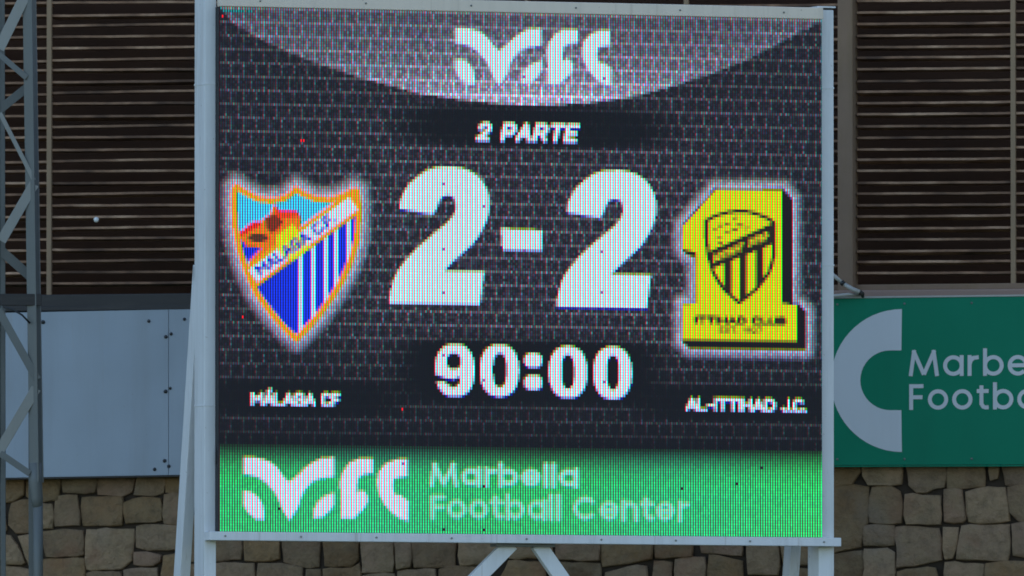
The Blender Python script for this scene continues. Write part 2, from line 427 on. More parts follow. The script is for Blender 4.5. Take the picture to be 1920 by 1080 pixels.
# ------------------------------------------------------------------ the two signs on the wall
ws = empty('sign_board', wall)
tag(ws, 'plain white sheet metal sign with dark bolts behind the lattice mast', 'sign')
SY = -.20
tilt = .010
def panel(name, corners_px, y, mat, parent, th=.02):
    q = [W(px, py, y) for px, py in corners_px]
    return plate(name, [(p.x, p.z) for p in q], y, y + th, mat, parent)
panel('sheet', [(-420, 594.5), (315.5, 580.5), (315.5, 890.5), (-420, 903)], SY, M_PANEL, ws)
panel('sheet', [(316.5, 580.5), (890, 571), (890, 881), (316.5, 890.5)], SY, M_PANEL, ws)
panel('frame_rail', [(-420, 618), (890, 596), (890, 606), (-420, 628)], SY + .021, M_SILLD, ws, .17)
panel('frame_rail', [(-420, 878), (890, 856), (890, 866), (-420, 888)], SY + .021, M_SILLD, ws, .17)
panel('bottom_edge', [(-420, 903.5), (890, 881.5), (890, 884), (-420, 906)], SY + .004, M_SILLD, ws, .03)
for px, py, r in ((81, 604, 4), (279, 602, 3.2), (346, 598.5, 3), (311, 631.5, 3.6), (321, 626, 3.2), (310.5, 734, 3.8), (319, 728, 3), (308.5, 864, 3.6), (316.5, 874, 3.4), (290, 880, 3.4)):
    p = W(px, py, SY); rr = r / 250
    tube('bolt', [(p.x, SY + .004, p.z), (p.x, SY - .006, p.z), (p.x, SY - .012, p.z)], [rr * 1.15, rr, rr * .6], M_BOLT, ws, 6)

# stroke letters shared by the sign and the screen
def arc(cx, cy, rx, ry, a0, a1, n=14): return [(cx + rx * math.cos(R(a0 + (a1 - a0) * i / n)), cy + ry * math.sin(R(a0 + (a1 - a0) * i / n))) for i in range(n + 1)]
ROUND = {  # geometric lower case, cap height 1: (advance, strokes)
    'M': (1.18, [[(.08, 0), (.22, 1.0)], [(.18, .99), (.59, .06)], [(.59, .06), (1.0, .99)], [(.96, 1.0), (1.10, 0)]]),
    'F': (.58, [[(.08, 0), (.08, .92), (.56, .92)], [(.08, .49), (.52, .49)]]),
    'C': (1.02, [arc(.52, .5, .44, .42, 48, 312, 22)]),
    'a': (.80, [arc(.40, .40, .32, .32, 0, 360, 24), [(.72, .80), (.72, 0)]]),
    'b': (.80, [arc(.40, .40, .32, .32, 0, 360, 24), [(.08, 1.06), (.08, 0)]]),
    'o': (.80, [arc(.40, .40, .32, .32, 0, 360, 24)]),
    'e': (.80, [arc(.40, .40, .32, .32, 0, 318, 22), [(.10, .40), (.72, .40)]]),
    'r': (.45, [[(.08, 0), (.08, .80)], [(.08, .44), (.12, .58), (.22, .69), (.43, .72)]]),
    'n': (.72, [[(.08, 0), (.08, .80)], arc(.36, .44, .28, .28, 180, 0, 10) + [(.64, 0)]]),
    't': (.50, [[(.20, .94), (.20, .22), (.27, .11), (.36, .08), (.48, .09)], [(.02, .72), (.48, .72)]]),
    'l': (.16, [[(.08, 1.06), (.08, 0)]]), ' ': (.28, [])}
BLOCK = {  # upper case, cap height 1
    'A': (.8, [[(0, 0), (.4, 1), (.8, 0)], [(.15, .32), (.65, .32)]]), 'B': (.7, [[(0, 0), (0, 1), (.5, 1), (.68, .85), (.55, .53), (0, .53)], [(.55, .53), (.7, .3), (.55, 0), (0, 0)]]),
    'C': (.7, [[(.7, .85), (.5, 1), (.18, 1), (0, .8), (0, .2), (.18, 0), (.5, 0), (.7, .15)]]), 'D': (.72, [[(0, 0), (0, 1), (.45, 1), (.7, .75), (.7, .25), (.45, 0), (0, 0)]]),
    'E': (.62, [[(.62, 1), (0, 1), (0, 0), (.62, 0)], [(0, .5), (.55, .5)]]), 'F': (.6, [[(.6, 1), (0, 1), (0, 0)], [(0, .5), (.5, .5)]]),
    'G': (.74, [[(.7, .85), (.5, 1), (.18, 1), (0, .8), (0, .2), (.18, 0), (.55, 0), (.72, .15), (.72, .48), (.42, .48)]]), 'H': (.7, [[(0, 0), (0, 1)], [(.7, 0), (.7, 1)], [(0, .5), (.7, .5)]]),
    'I': (.02, [[(0, 0), (0, 1)]]), 'J': (.5, [[(.5, 1), (.5, .2), (.35, 0), (.12, 0), (0, .18)]]), 'L': (.58, [[(0, 1), (0, 0), (.58, 0)]]),
    'M': (.9, [[(0, 0), (0, 1), (.45, .4), (.9, 1), (.9, 0)]]), 'P': (.66, [[(0, 0), (0, 1), (.5, 1), (.66, .84), (.66, .58), (.5, .42), (0, .42)]]),
    'R': (.7, [[(0, 0), (0, 1), (.5, 1), (.66, .84), (.66, .6), (.5, .45), (0, .45)], [(.4, .45), (.7, 0)]]), 'S': (.62, [[(.62, .85), (.45, 1), (.15, 1), (0, .78), (.15, .55), (.5, .45), (.62, .22), (.45, 0), (.15, 0), (0, .15)]]),
    'T': (.7, [[(0, 1), (.7, 1)], [(.35, 1), (.35, 0)]]), 'U': (.7, [[(0, 1), (0, .2), (.2, 0), (.5, 0), (.7, .2), (.7, 1)]]),
    'Á': (.8, [[(0, 0), (.4, 1), (.8, 0)], [(.15, .32), (.65, .32)], [(.36, 1.2), (.56, 1.38)]]),
    '1': (.3, [[(0, .8), (.3, 1), (.3, 0)]]), '2': (.62, [[(0, .75), (.05, .9), (.25, 1), (.45, 1), (.62, .85), (.6, .62), (0, 0), (.62, 0)]]),
    '7': (.6, [[(0, 1), (.6, 1), (.2, 0)]]), '9': (.6, [[(.6, .6), (.3, .42), (.05, .55), (.05, .85), (.3, 1), (.6, .85), (.6, .3), (.4, 0), (.1, .02)]]),
    '-': (.4, [[(0, .42), (.4, .42)]]), '.': (.05, [[(0, 0), (.03, 0)]]), ' ': (.3, [])}
def layout(text, font, gap):
    """-> list of (character, list of strokes shifted along the line), width; cap height 1"""
    out, x = [], 0
    for i, ch in enumerate(text):
        adv, st = font[ch]; out.append((ch, [[(px + x, py) for px, py in s] for s in st])); x += adv + gap
    return out, x - gap

gs = empty('sign_board', wall)
tag(gs, 'green sign with white lettering and round C emblem beside the scoreboard', 'sign')
GY = -.14
panel('sheet', [(900, 567.5), (2205, 552.5), (2205, 870), (900, 874)], GY, M_GREEN, gs)
panel('bottom_edge', [(900, 875), (2205, 871), (2205, 873.5), (900, 877.5)], GY - .006, M_GREEN, gs, .03)
panel('top_edge', [(900, 564), (2205, 549), (2205, 552), (900, 567)], GY - .006, M_PIPE, gs, .03)
for a in (950, 1500, 2150): panel('bracket', [(a, 590), (a + 14, 590), (a + 14, 850), (a, 850)], GY + .021, M_SILLD, gs, .12)
def G2(px, py): p = W(px, py, GY - .003); return (p.x, p.z)
for px in range(940, 2200, 126):
    for f_ in (.035, .965):
        yt_, yb_ = 567.5 - (px - 900) * .0115, 874 - (px - 900) * .003
        p = W(px, yt_ + (yb_ - yt_) * f_, GY); tube('screw', [(p.x, GY + .002, p.z), (p.x, GY - .004, p.z), (p.x, GY - .006, p.z)], [.009, .009, .005], M_MAST, gs, 8)
# emblem pieces: C is read off the sign, the hidden ones follow the same mark on the screen
cc = [G2(1691, 579.5)] + [G2(1691 + 133 * math.cos(R(a)), 713.5 - 134 * math.sin(R(a))) for a in range(90, 271, 6)][1:] + [G2(1691, 847.5), G2(1690, 769)]
cc += [G2(1669 + 56 * math.cos(R(a)), 713 - 56 * math.sin(R(a))) for a in range(270, 89, -9)] + [G2(1690, 657)]
plate('emblem_letter', cc, GY - .003, GY - .0005, M_PRINT, gs)
EMB = dict(
    v=[(456, 857), (475, 857), (495, 861), (510, 868), (520, 878), (530, 892), (541, 903), (555, 892), (570, 877), (585, 866), (600, 859), (624, 857), (624, 893), (600, 896), (585, 902), (572, 915), (564, 930), (558, 950), (550, 964), (541, 974), (531, 960), (524, 943), (515, 923), (500, 906), (485, 895), (470, 890), (456, 888)],
    l=[(456, 920), (470, 921), (485, 932), (493, 948), (495, 974), (480, 973), (466, 962), (457, 948)],
    r=[(586, 972), (587, 955), (594, 940), (607, 929), (625, 923), (625, 945), (617, 957), (603, 968)],
    f=[(637, 972), (636, 900), (640, 885), (652, 868), (668, 860), (697, 859), (697, 886), (680, 889), (668, 896), (667, 924), (674, 919), (682, 922), (688, 932), (686, 943), (678, 955), (668, 964), (660, 972)],
    c=[(761, 860), (740, 861), (720, 869), (707, 885), (704, 905), (708, 925), (718, 945), (732, 960), (748, 972), (762, 976), (762, 938), (750, 929), (737, 926), (734, 910), (737, 896), (761, 892)])
for k in 'vlrf':
    plate('emblem_letter', [G2(1691 + (x - 761) * 2.27, 580 + (y - 857 - (x - 456) * .011) * 2.27) for x, y in EMB[k]], GY - .003, GY - .0005, M_PRINT, gs)
def ribbon(name, strokes, w, y, mat, parent):
    """strokes: lists of (x, z) in metres; each stroke is a mitred flat band, a hair thicker than the one before"""
    V, Fc = [], []
    for si, s in enumerate(strokes):
        pts = [Vector(p) for p in s]; closed = (pts[0] - pts[-1]).length < 1e-4
        if closed: pts = pts[:-1]
        n = len(pts); L_, R_ = [], []
        for i in range(n):
            a = pts[(i - 1) % n] if (closed or i) else None; b_ = pts[(i + 1) % n] if (closed or i < n - 1) else None
            d1 = (pts[i] - a).normalized() if a is not None else None; d2 = (b_ - pts[i]).normalized() if b_ is not None else None
            d1 = d1 if d1 is not None else d2; d2 = d2 if d2 is not None else d1
            n1 = Vector((-d1[1], d1[0])); n2 = Vector((-d2[1], d2[0])); m = (n1 + n2).normalized()
            k = min(1.9, 1 / max(.35, m.dot(n1)))
            L_.append(pts[i] + m * w / 2 * k); R_.append(pts[i] - m * w / 2 * k)
        yf = y - .0008 * si; o_ = len(V)
        for i in range(n): V += [(L_[i][0], yf, L_[i][1]), (R_[i][0], yf, R_[i][1]), (L_[i][0], y + .0024, L_[i][1]), (R_[i][0], y + .0024, R_[i][1])]
        m_ = n if closed else n - 1
        for i in range(m_):
            a, b_ = o_ + 4 * i, o_ + 4 * ((i + 1) % n)
            Fc += [(a, a + 1, b_ + 1, b_), (a, b_, b_ + 2, a + 2), (a + 1, a + 3, b_ + 3, b_ + 1)]
        if not closed:
            a, b_ = o_, o_ + 4 * (n - 1); Fc += [(a, a + 2, a + 3, a + 1), (b_, b_ + 1, b_ + 3, b_ + 2)]
    me = mesh(name, V, Fc); bm = bmesh.new(); bm.from_mesh(me); bmesh.ops.recalc_face_normals(bm, faces=bm.faces[:]); bm.to_mesh(me); bm.free()
    return link(name, me, mat, parent)
for text, px0, pyb, cap in (('Marbella', 1703.5, 705.3, 48.7), ('Football Center', 1704.5, 768.5, 48.2)):
    lay, wd = layout(text, ROUND, .145)
    for ch, st in lay:
        if st:
            ss = [[G2(px0 + x * cap, pyb - z * cap - (x * cap) * .0045) for x, z in s] for s in st]
            ribbon('letter', ss, 7.4 / 252, GY - .003, M_PRINT, gs)

# ------------------------------------------------------------------ small things on the facade
p = W(180.5, 412, .03)
ball = bpy.data.meshes.new('white_ball'); bm = bmesh.new(); bmesh.ops.create_uvsphere(bm, u_segments=14, v_segments=10, radius=.021); bm.to_mesh(ball); bm.free()
for q in ball.polygons: q.use_smooth = True
o = link('small_ball', ball, M_BALL); o.location = wall.loc + wall.ax * p.x + wall.ay * .03 + Vector((0, 0, p.z))
tag(o, 'tiny white ball caught between the dark louvres', 'ball')
pb_ = empty('pipe_bracket', wall)
tag(pb_, 'short pale bent pipe on a clamp over the top edge of the green sign', 'bracket')
PY = -.20
tube('pipe', [W(1548, 506, PY), W(1566, 519, PY), W(1579, 530, PY)], [.014, .016, .013], M_PIPE, pb_)
tube('clamp', [W(1578, 529, PY), W(1582, 533, PY)], .02, M_BOLT, pb_)
tube('pipe', [W(1581, 531.5, PY), W(1598, 542, PY), W(1612, 548, PY)], [.014, .017, .018], M_PIPE, pb_)
tube('end_cap', [W(1611, 547.5, PY), W(1617, 551, PY + .03), W(1618, 556, PY + .06)], [.02, .017, .012], M_SILLD, pb_)
tube('arm', [W(1540, 557, PY), W(1575, 554, PY), W(1590, 552, PY), W(1612, 553, PY + .06)], [.012, .014, .012, .01], M_PIPE, pb_)

# ------------------------------------------------------------------ lattice mast
D_M = D_B + 1.7
def MP(px, py, dd=0.0):
    d = ray(px, py); return CO + d * ((D_M + dd) / d.y)
base = MP(35, 600); base.z = 0
mast = empty('lattice_mast', loc=base)
tag(mast, 'grey galvanised lattice mast with zigzag bracing in front of the plain white sign', 'mast')
def mp(px, py, dd=0.0): return MP(px, py, dd) - base
def chord(pa, pb_, w, mat, dd, name='chord'):
    return bar(name, mp(*pa, dd), mp(*pb_, dd), w, w, mat, mast, ref=(.42, 1, 0), bevel=.004)
zg = lambda px, dd: Vector((mp(px, 1080, dd).x, dd, 0))
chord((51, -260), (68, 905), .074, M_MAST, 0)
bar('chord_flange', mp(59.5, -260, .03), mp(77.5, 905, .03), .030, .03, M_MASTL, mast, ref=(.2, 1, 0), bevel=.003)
tube('sleeve', [mp(66, 868), mp(67, 905), mp(69, 935), mp(71.5, 955)], [.047, .047, .044, .034], M_MAST, mast, 14)
tube('lower_tube', [mp(71, 930), mp(71.5, 1080), zg(71.5, 0)], .036, M_MAST, mast, 14)
chord((-10, -260), (-8, 905), .060, M_MAST, 0)
tube('lower_tube', [mp(-8, 880), mp(-8, 1080), zg(-8, 0)], .036, M_MAST, mast, 14)
for px in (10, 62): bar('chord', mp(px - 6, -260, .3), zg(px, .3), .035, .035, M_MAST, mast)
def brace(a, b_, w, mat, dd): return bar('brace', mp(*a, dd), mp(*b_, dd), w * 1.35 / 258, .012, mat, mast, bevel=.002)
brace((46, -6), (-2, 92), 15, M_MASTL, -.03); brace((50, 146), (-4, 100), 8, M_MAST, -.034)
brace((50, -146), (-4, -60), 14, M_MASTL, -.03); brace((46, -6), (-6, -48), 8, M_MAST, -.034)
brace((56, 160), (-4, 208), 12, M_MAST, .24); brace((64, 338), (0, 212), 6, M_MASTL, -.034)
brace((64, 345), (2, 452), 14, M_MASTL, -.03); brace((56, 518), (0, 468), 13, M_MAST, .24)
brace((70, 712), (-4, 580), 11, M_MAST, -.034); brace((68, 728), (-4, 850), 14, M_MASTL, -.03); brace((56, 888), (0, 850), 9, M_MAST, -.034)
bar('crossbar', mp(-12, 562, -.03), mp(78, 562, -.03), .085, .03, M_SILLD, mast, bevel=.004)
tube('cable', [mp(6, 575, -.05), mp(25, 581, -.06), mp(42, 591, -.06), mp(56, 606, -.05)], .007, M_BOLT, mast, 8)
o = bpy.data.objects

# ------------------------------------------------------------------ scoreboard
sb = empty('scoreboard', board)
tag(sb, 'lit electronic scoreboard showing two two in a white steel frame on posts', 'scoreboard')
FY = -.075                                    # the screen stands proud of the posts
c0, c1, c2, c3 = B(411, 12, FY), B(1541, 37, FY), B(1541, 1008, FY), B(411, 996, FY)
X0, X1 = (c0.x + c3.x) / 2, (c1.x + c2.x) / 2
Z1, Z0 = (c0.z + c1.z) / 2, (c2.z + c3.z) / 2
print('SCREEN', X0, X1, Z0, Z1, 'corners', [tuple(round(v, 3) for v in c) for c in (c0, c1, c2, c3)])
CD = .215
lx0, lx1 = B(383.5, 500, 0).x, B(405.5, 500, 0).x
rx0, rx1 = X1 + .004, B(1563.5, 500, 0).x
zt = B(400, -60, 0).z
box('post', (lx0, 0, 0), (lx1, CD, zt), M_WHITE, sb, .006)
ztr = Z1 + .075
box('post', (rx0, 0, 0), (rx1, CD, ztr), M_WHITE, sb, .006)
box('cap_plate', (rx0 - .01, -.012, ztr + .014), (rx1 + .012, CD + .01, ztr + .026), M_WHITE, sb, .002)
box('cap_gasket', (rx0 + .01, .012, ztr), (rx1 - .01, CD - .01, ztr + .014), M_BOLT, sb, 0)
zbt = Z0 - .002; zbb = zbt - .062
box('bottom_beam', (lx0 + .002, -.105, zbb), (rx1 + .014, -.004, zbt), M_WHITE, sb, .005)
box('top_beam', (lx1 + .003, -.085, Z1 + .002), (rx0 + .006, -.004, Z1 + .086), M_TOP, sb, .006)
box('housing', (X0 - .003, FY + .004, Z0 + .002), (X1 - .001, .16, Z1 - .001), M_DARK, sb, .003)
box('rear_rail', (lx1 + .002, .161, Z0 + .4), (rx0 - .002, CD - .005, Z0 + .5), M_WHITE, sb, .004)
box('rear_rail', (lx1 + .002, .161, Z1 - .5), (rx0 - .002, CD - .005, Z1 - .4), M_WHITE, sb, .004)
# raking stays behind the posts
for (xa, xb) in ((lx0 + .006, lx1 - .006), (rx0 - .02, rx0 + .055)):
    zs = B(360, 500, .2).z; xc = (xa + xb) / 2
    slope = .40 / 2.2
    p0 = Vector((xc, CD - .02, zs)); p1 = Vector((xc, CD + .0 + slope * zs, 0))
    bar('stay', p0, p1, xb - xa, .14, M_WHITE, sb, ref=(0, 1, 0), bevel=.005)
    box('stay_bracket', (xa, CD + .001, zs - .10), (xb, CD + .05, zs + .015), M_WHITE, sb, .004)
# V braces under the screen
za = zbb
apx = B(988, 1024, 0).x
for s in (-1, 1):
    a = B(966 if s < 0 else 1014, 1018, -.05); b_ = B(905 if s < 0 else 1057, 1080, -.05)
    d = (b_ - a); tgt = lx1 if s < 0 else rx0
    t = (tgt - a.x) / d.x
    a2 = a + d * .01; e = a + d * t
    a2.y = e.y = .03
    bar('brace', a2, e, .107, .06, M_WHITE, sb, ref=(0, 1, 0), bevel=.005)
pa_, pb2 = B(931, 1022, -.05), B(1041, 1027, -.05)
box('gusset_plate', (pa_.x, -.045, za - .022), (pb2.x, .08, za - .001), M_MAST, sb, .002)
for px, zc, x_a, x_b in ((0, B(394, 157, 0).z, lx0, lx1), (0, B(1552, 165, 0).z, rx0, rx1), (0, B(1552, 497, 0).z, rx0, rx1), (0, B(394, 760, 0).z, lx0, lx1)):
    box('splice_band', (x_a - .003, -.003, zc - .006), (x_b + .003, CD + .003, zc + .006), M_WHITE, sb, .001)
for i in range(9):
    xx = lx0 + .12 + (rx1 - lx0 - .24) * i / 8; zc = (zbb + zbt) / 2
    tube('bolt', [(xx, -.104, zc), (xx, -.112, zc)], [.009, .007], M_MASTL, sb, 6)
for i in range(6):
    xx = lx1 + .3 + (rx0 - lx1 - .6) * i / 5; zc = Z1 + .045
    tube('bolt', [(xx, -.084, zc), (xx, -.091, zc)], [.008, .006], M_MAST, sb, 6)
tube('cable', [(lx1 - .004, -.012, Z0 + .62), (lx1 - .012, -.03, Z0 + .57), (lx1 - .014, -.03, Z0 + .50), (lx1 - .002, -.012, Z0 + .45)], .004, M_BOLT, sb, 8)

# ------------------------------------------------------------------ the picture on the screen, LED by LED
NC, NR, SS = 240, 192, 3
PW, PH = 1130.0, 978.0                         # working canvas: photograph pixels, squared up
def sq(x, y):
    u = (x - 411) / 1130.0; t = 12 + 25 * u; b_ = 996 + 12 * u
    return (x - 411, (y - t) / (b_ - t) * PH)
Wp, Hp = NC * SS, NR * SS
gx = (np.arange(Wp) + .5) * PW / Wp; gy = (np.arange(Hp) + .5) * PH / Hp
GX, GYY = np.meshgrid(gx, gy)
img = np.zeros((Hp, Wp, 3)); reg = np.zeros((Hp, Wp), int)
REG = {0: ('screen', None)}
def region(name, label=None):
    k = len(REG); REG[k] = (name, label); return k
def inside(poly):
    m = np.zeros((Hp, Wp), bool); n = len(poly)
    for i in range(n):
        x1, y1 = poly[i]; x2, y2 = poly[(i + 1) % n]
        if y1 == y2: continue
        c = ((y1 > GYY) != (y2 > GYY)) & (GX < (x2 - x1) * (GYY - y1) / (y2 - y1) + x1); m ^= c
    return m
def dist(pts, closed=False):
    d = np.full((Hp, Wp), 1e9); n = len(pts)
    for i in range(n if closed else n - 1):
        a = np.array(pts[i], float); b_ = np.array(pts[(i + 1) % n], float); ab = b_ - a; L2 = max(1e-9, ab @ ab)
        t = np.clip(((GX - a[0]) * ab[0] + (GYY - a[1]) * ab[1]) / L2, 0, 1)
        d = np.minimum(d, np.hypot(GX - a[0] - t * ab[0], GYY - a[1] - t * ab[1]))
    return d
def put(mask, col, r=None, a=1.0):
    c = np.array(lin(col)) if isinstance(col, tuple) else col
    if mask.dtype == bool: mask = mask.astype(float)
    w = (mask * a)[..., None]
    img[:] = img * (1 - w) + c * w
    if r is not None: reg[mask > .5] = r
def poly(pts): return inside([sq(*p) for p in pts])
def ell(x0, x1, y0, y1, e=2.4):
    (a, b_) = sq((x0 + x1) / 2, (y0 + y1) / 2); return np.abs((GX - a) / ((x1 - x0) / 2)) ** e + np.abs((GYY - b_) / ((y1 - y0) / 2)) ** e < 1
def text(tx, font, x0, x1, yt, yb, w, gap, slant=0.0, wy=None):
    """text between x0..x1 (photo px), cap top yt, baseline yb measured at the left end"""
    lay, wd = layout(tx, font, gap); m = np.zeros((Hp, Wp), bool)
    bx, by = sq(x0, yb); cap = by - sq(x0, yt)[1] - w
    sx = (x1 - x0 - w) / wd
    for ch, st in lay:
        for s in st:
            pts = [(bx + w / 2 + x * sx + slant * z_ * cap, by - w / 2 - z_ * cap) for x, z_ in s]
            m |= dist(pts) < w / 2
    return m

# backdrop: faint brick-like mesh of lit lines, fading behind the captions
COLI = np.floor(GX / (PW / NC)).astype(int); ROWI = np.floor(GYY / (PH / NR)).astype(int)
X = GX + 411
row5 = ROWI // 5
vline = ((COLI + (row5 % 2) * 2 + 1) % 5 == 0); hline = (ROWI % 5 == 0)
fade = np.ones((Hp, Wp)) * .85
def soft(x, a, b_): return np.clip((x - a) / (b_ - a), 0, 1)
def hole(cx, cy, rx, ry, p=4): return np.clip(1.25 - .8 * (np.abs((X - cx) / rx) ** p + np.abs((GYY - cy) / ry) ** p), 0, 1)
fade *= 1 - hole(1000, 213, 260, 40) * .97
fade *= 1 - hole(990, 673, 250, 62, 6)
fade *= 1 - hole(560, 728, 190, 34, 4) * .95
fade *= 1 - hole(1390, 728, 200, 34, 4) * .95
fade *= 1 - .5 * soft(GYY, 600, 700); fade *= 1 - .8 * soft(GYY, 765, 815)
fade *= .55 + .45 * np.exp(-((X - 1000) / 430.0) ** 4 - ((GYY - 420) / 230.0) ** 4) + .15 * rng.random((NR // 1, NC))[ROWI.clip(0, NR - 1), COLI.clip(0, NC - 1)]
jit = .55 + .9 * rng.random((NR, NC)); jit = jit[ROWI.clip(0, NR - 1), COLI.clip(0, NC - 1)]
lines = np.maximum(hline * np.where(COLI % 2, 1.35, .62), vline * np.where(ROWI % 2, 1.0, .42)) * fade * jit * np.where(rng.random((NR, NC)) < .16, .35, 1)[ROWI.clip(0, NR - 1), COLI.clip(0, NC - 1)]
jit2 = (rng.random((NR, NC)) ** 1.6)[ROWI.clip(0, NR - 1), COLI.clip(0, NC - 1)]
tint = 1 + .5 * (rng.random((NR, NC, 3)) - .5); tint = tint[ROWI.clip(0, NR - 1), COLI.clip(0, NC - 1)]
img += (lines[..., None] * np.array((.084, .084, .100)) + (fade ** 1.5 * (.35 + 1.3 * jit2))[..., None] * np.array((.0235, .0215, .0345)) + np.array((.002, .002, .003))) * tint
# the pale bow at the top
bow = [(411, -40), (411, 14), (434, 41), (490, 75), (540, 98), (590, 118), (650, 138), (700, 153), (780, 174), (860, 187), (950, 196), (1000, 198), (1100, 193), (1180, 182), (1240, 167), (1320, 142), (1400, 112), (1450, 86), (1500, 61), (1541, 40), (1541, -40)]
bm_ = poly(bow)
bd = dist([sq(*p) for p in bow[1:-1]])
gb = np.exp(-((X - 990) / 300.0) ** 2)
lvl = .098 + .05 * gb + .25 * np.exp(-bd / 34.0) * (.2 + .8 * gb) + .16 * gb * soft(GYY, 20, 150)
lvl = lvl * (.40 + .45 * jit2 + .2 * soft(GYY, 110, 180) + .62 * np.maximum(hline * np.where(COLI % 2, 1.25, .75), vline * .85) * jit)
bowc = lvl[..., None] * np.array((.92, .92, 1.26)) * tint
img[bm_] = bowc[bm_]
k = BOWK = region('bow', 'pale arched panel along the top of the screen'); reg[bm_] = k
WHT = (198, 226, 234)
# emblem on the bow
k = region('emblem', 'white rounded monogram on the pale bow')
for key in EMB:
    e = [(850 + (x - 456) * .955, 52 + (y - 857 - (x - 456) * .011) * .915 + (x - 456) * .014) for x, y in EMB[key]]
    put(poly(e), WHT, k)
# half caption
k = region('lettering', 'white slanted caption reading 2 PARTE')
put(text('2 PARTE', BLOCK, 888, 1078, 228, 264.5, 8.8, .36, .22), (212, 226, 238), k)
# score
two = [(745, 391), (748, 372), (755, 357), (765, 343), (779, 331), (794, 320), (811, 314), (828, 312), (846, 312), (862, 315), (875, 319), (890, 328), (901, 340), (909, 355), (914, 372), (914, 392), (909, 412), (901, 430), (892, 445), (881, 459), (864, 474), (846, 490), (829, 507), (904, 509), (896, 571), (726, 569), (728, 548), (735, 523), (742, 508), (752, 494), (768, 475), (787, 457), (801, 445), (816, 432), (834, 418), (846, 404), (851, 390), (850, 377), (846, 369), (836, 366), (825, 369), (818, 381), (814, 393), (808, 402)]
k = region('score_digit', 'large white digit 2 beside the blue and white shield'); put(poly(two), WHT, k)
k = region('score_digit', 'large white digit 2 beside the yellow crest'); put(poly([(x + 313.5, y + 6.8) for x, y in two]), WHT, k)
k = region('dash'); put(poly([(935, 428), (1013, 432), (1012, 470), (938, 468)]), WHT, k)
# clock
CW = (208, 224, 238)
k = region('clock_digit')
nine = ell(812, 886, 645, 743) & ~ell(834, 860, 662, 692) & ~poly([(800, 704), (818, 703), (832, 709), (846, 711), (858, 706), (859, 716), (852, 725), (844, 727), (836, 721), (828, 715), (812, 717), (800, 722)])
put(nine, CW, k)
for (x0, x1, y0, y1, a, b_, c, d) in ((896, 969, 646, 743, 920, 946, 662, 726), (1025, 1097, 649, 746, 1049, 1073, 665, 729), (1109, 1181, 650, 748, 1134, 1157, 666, 731)):
    k = region('clock_digit'); put(ell(x0, x1, y0, y1) & ~ell(a, b_, c, d), CW, k)
k = region('colon'); put(ell(979, 1012.5, 662, 689, 2.6) | ell(979, 1012.5, 703, 731, 2.6), CW, k)
# team names
k = region('lettering', 'small white team name below the shield'); put(text('MÁLAGA CF', BLOCK, 469, 636, 734.5, 760, 6.2, .22), (205, 222, 236), k)
k = region('lettering', 'small white team name below the yellow crest'); put(text('AL-ITTIHAD J.C.', BLOCK, 1282, 1513, 745, 770.5, 6.2, .22), (205, 222, 236), k)

# shield crest, left
SH = [(441, 342), (463, 356), (485, 367), (507, 370), (529, 366), (542, 357), (553, 347), (567, 357), (589, 366), (614, 369), (639, 361), (661, 350), (671, 353), (674, 377), (674, 414), (671, 452), (661, 487), (646, 522), (627, 555), (602, 590), (576, 620), (554, 641), (532, 622), (504, 590), (476, 552), (457, 510), (444, 471), (435, 424), (433, 383), (434, 350)]
k = region('club_crest', 'blue and white striped shield crest with orange edge and white sash')
shp = [sq(*p) for p in SH]; shm = inside(shp); shd = dist(shp, True)
halo = np.clip(1.0 - shd / 25.0, 0, 1) ** 1.4 * (~shm) * (.35 + .7 * jit)
put(np.clip(halo, 0, 1) * .72, (200, 198, 228)); reg[(halo > .25)] = k
ORG = (240, 152, 8); BLU = (10, 42, 212); SKY = (62, 188, 236)
put(shm, ORG, k)
inn = shm & (shd > 11)
nx, ny = .594, .804                                # normal of the sash (down right)
def sash(x, y): return x * nx + y * ny
sx0, sy0 = sq(477, 513); sx1, sy1 = sq(661, 379)
L_ = math.hypot(sx1 - sx0, sy1 - sy0); tx_, ty_ = (sx1 - sx0) / L_, (sy1 - sy0) / L_
nx, ny = -ty_, tx_
dd = (GX - sx0) * nx + (GYY - sy0) * ny; al = (GX - sx0) * tx_ + (GYY - sy0) * ty_
up_ = inn & (dd < -22); lo = inn & (dd > 22)
put(up_, SKY)
put(lo, BLU)
for a, nl in ((556.5, 2), (580, 2), (602, 2), (624, 2), (647, 2)):
    ci = round((a - 411) / (PW / NC)); put(lo & (COLI >= ci) & (COLI < ci + nl), (184, 212, 240))
band = shm & (np.abs(dd) < 14) & (al > -6) & (al < L_ - 2) & (shd > 5)
hill = [(440, 440), (452, 432), (462, 430), (472, 417), (486, 415), (497, 406), (505, 401), (511, 386), (516, 386), (521, 394), (540, 393), (554, 395), (563, 408), (560, 430), (470, 500)]
put(poly(hill) & up_, (232, 118, 8)); put(poly([(440, 442), (472, 416), (486, 414), (488, 424), (470, 432), (446, 446)]) & up_, (226, 34, 12))
put(poly([(512, 384), (517, 386), (521, 394), (554, 394), (562, 406), (530, 410), (516, 408)]) & up_, (232, 62, 10))
put(poly([(496, 410), (514, 400), (530, 416), (520, 430), (508, 438), (498, 426)]) & up_, (118, 40, 10)); put(ell(464, 502, 438, 454, 2) & up_, (84, 44, 24))
put(poly([(450, 446), (462, 462), (490, 464), (464, 490), (458, 484)]) & inn & (dd < -20), BLU)
put(band, (206, 218, 242))
sun_ = (ell(516, 588, 408, 490, 2)) & shm & (shd > 9) & (dd < 22) & (dd > -34); put(sun_ & (al > 44) & (al < 112), (222, 220, 6), a=.92)
bt, wd = layout('MALAGA C.F.', BLOCK, .28)
mm = np.zeros((Hp, Wp), bool)
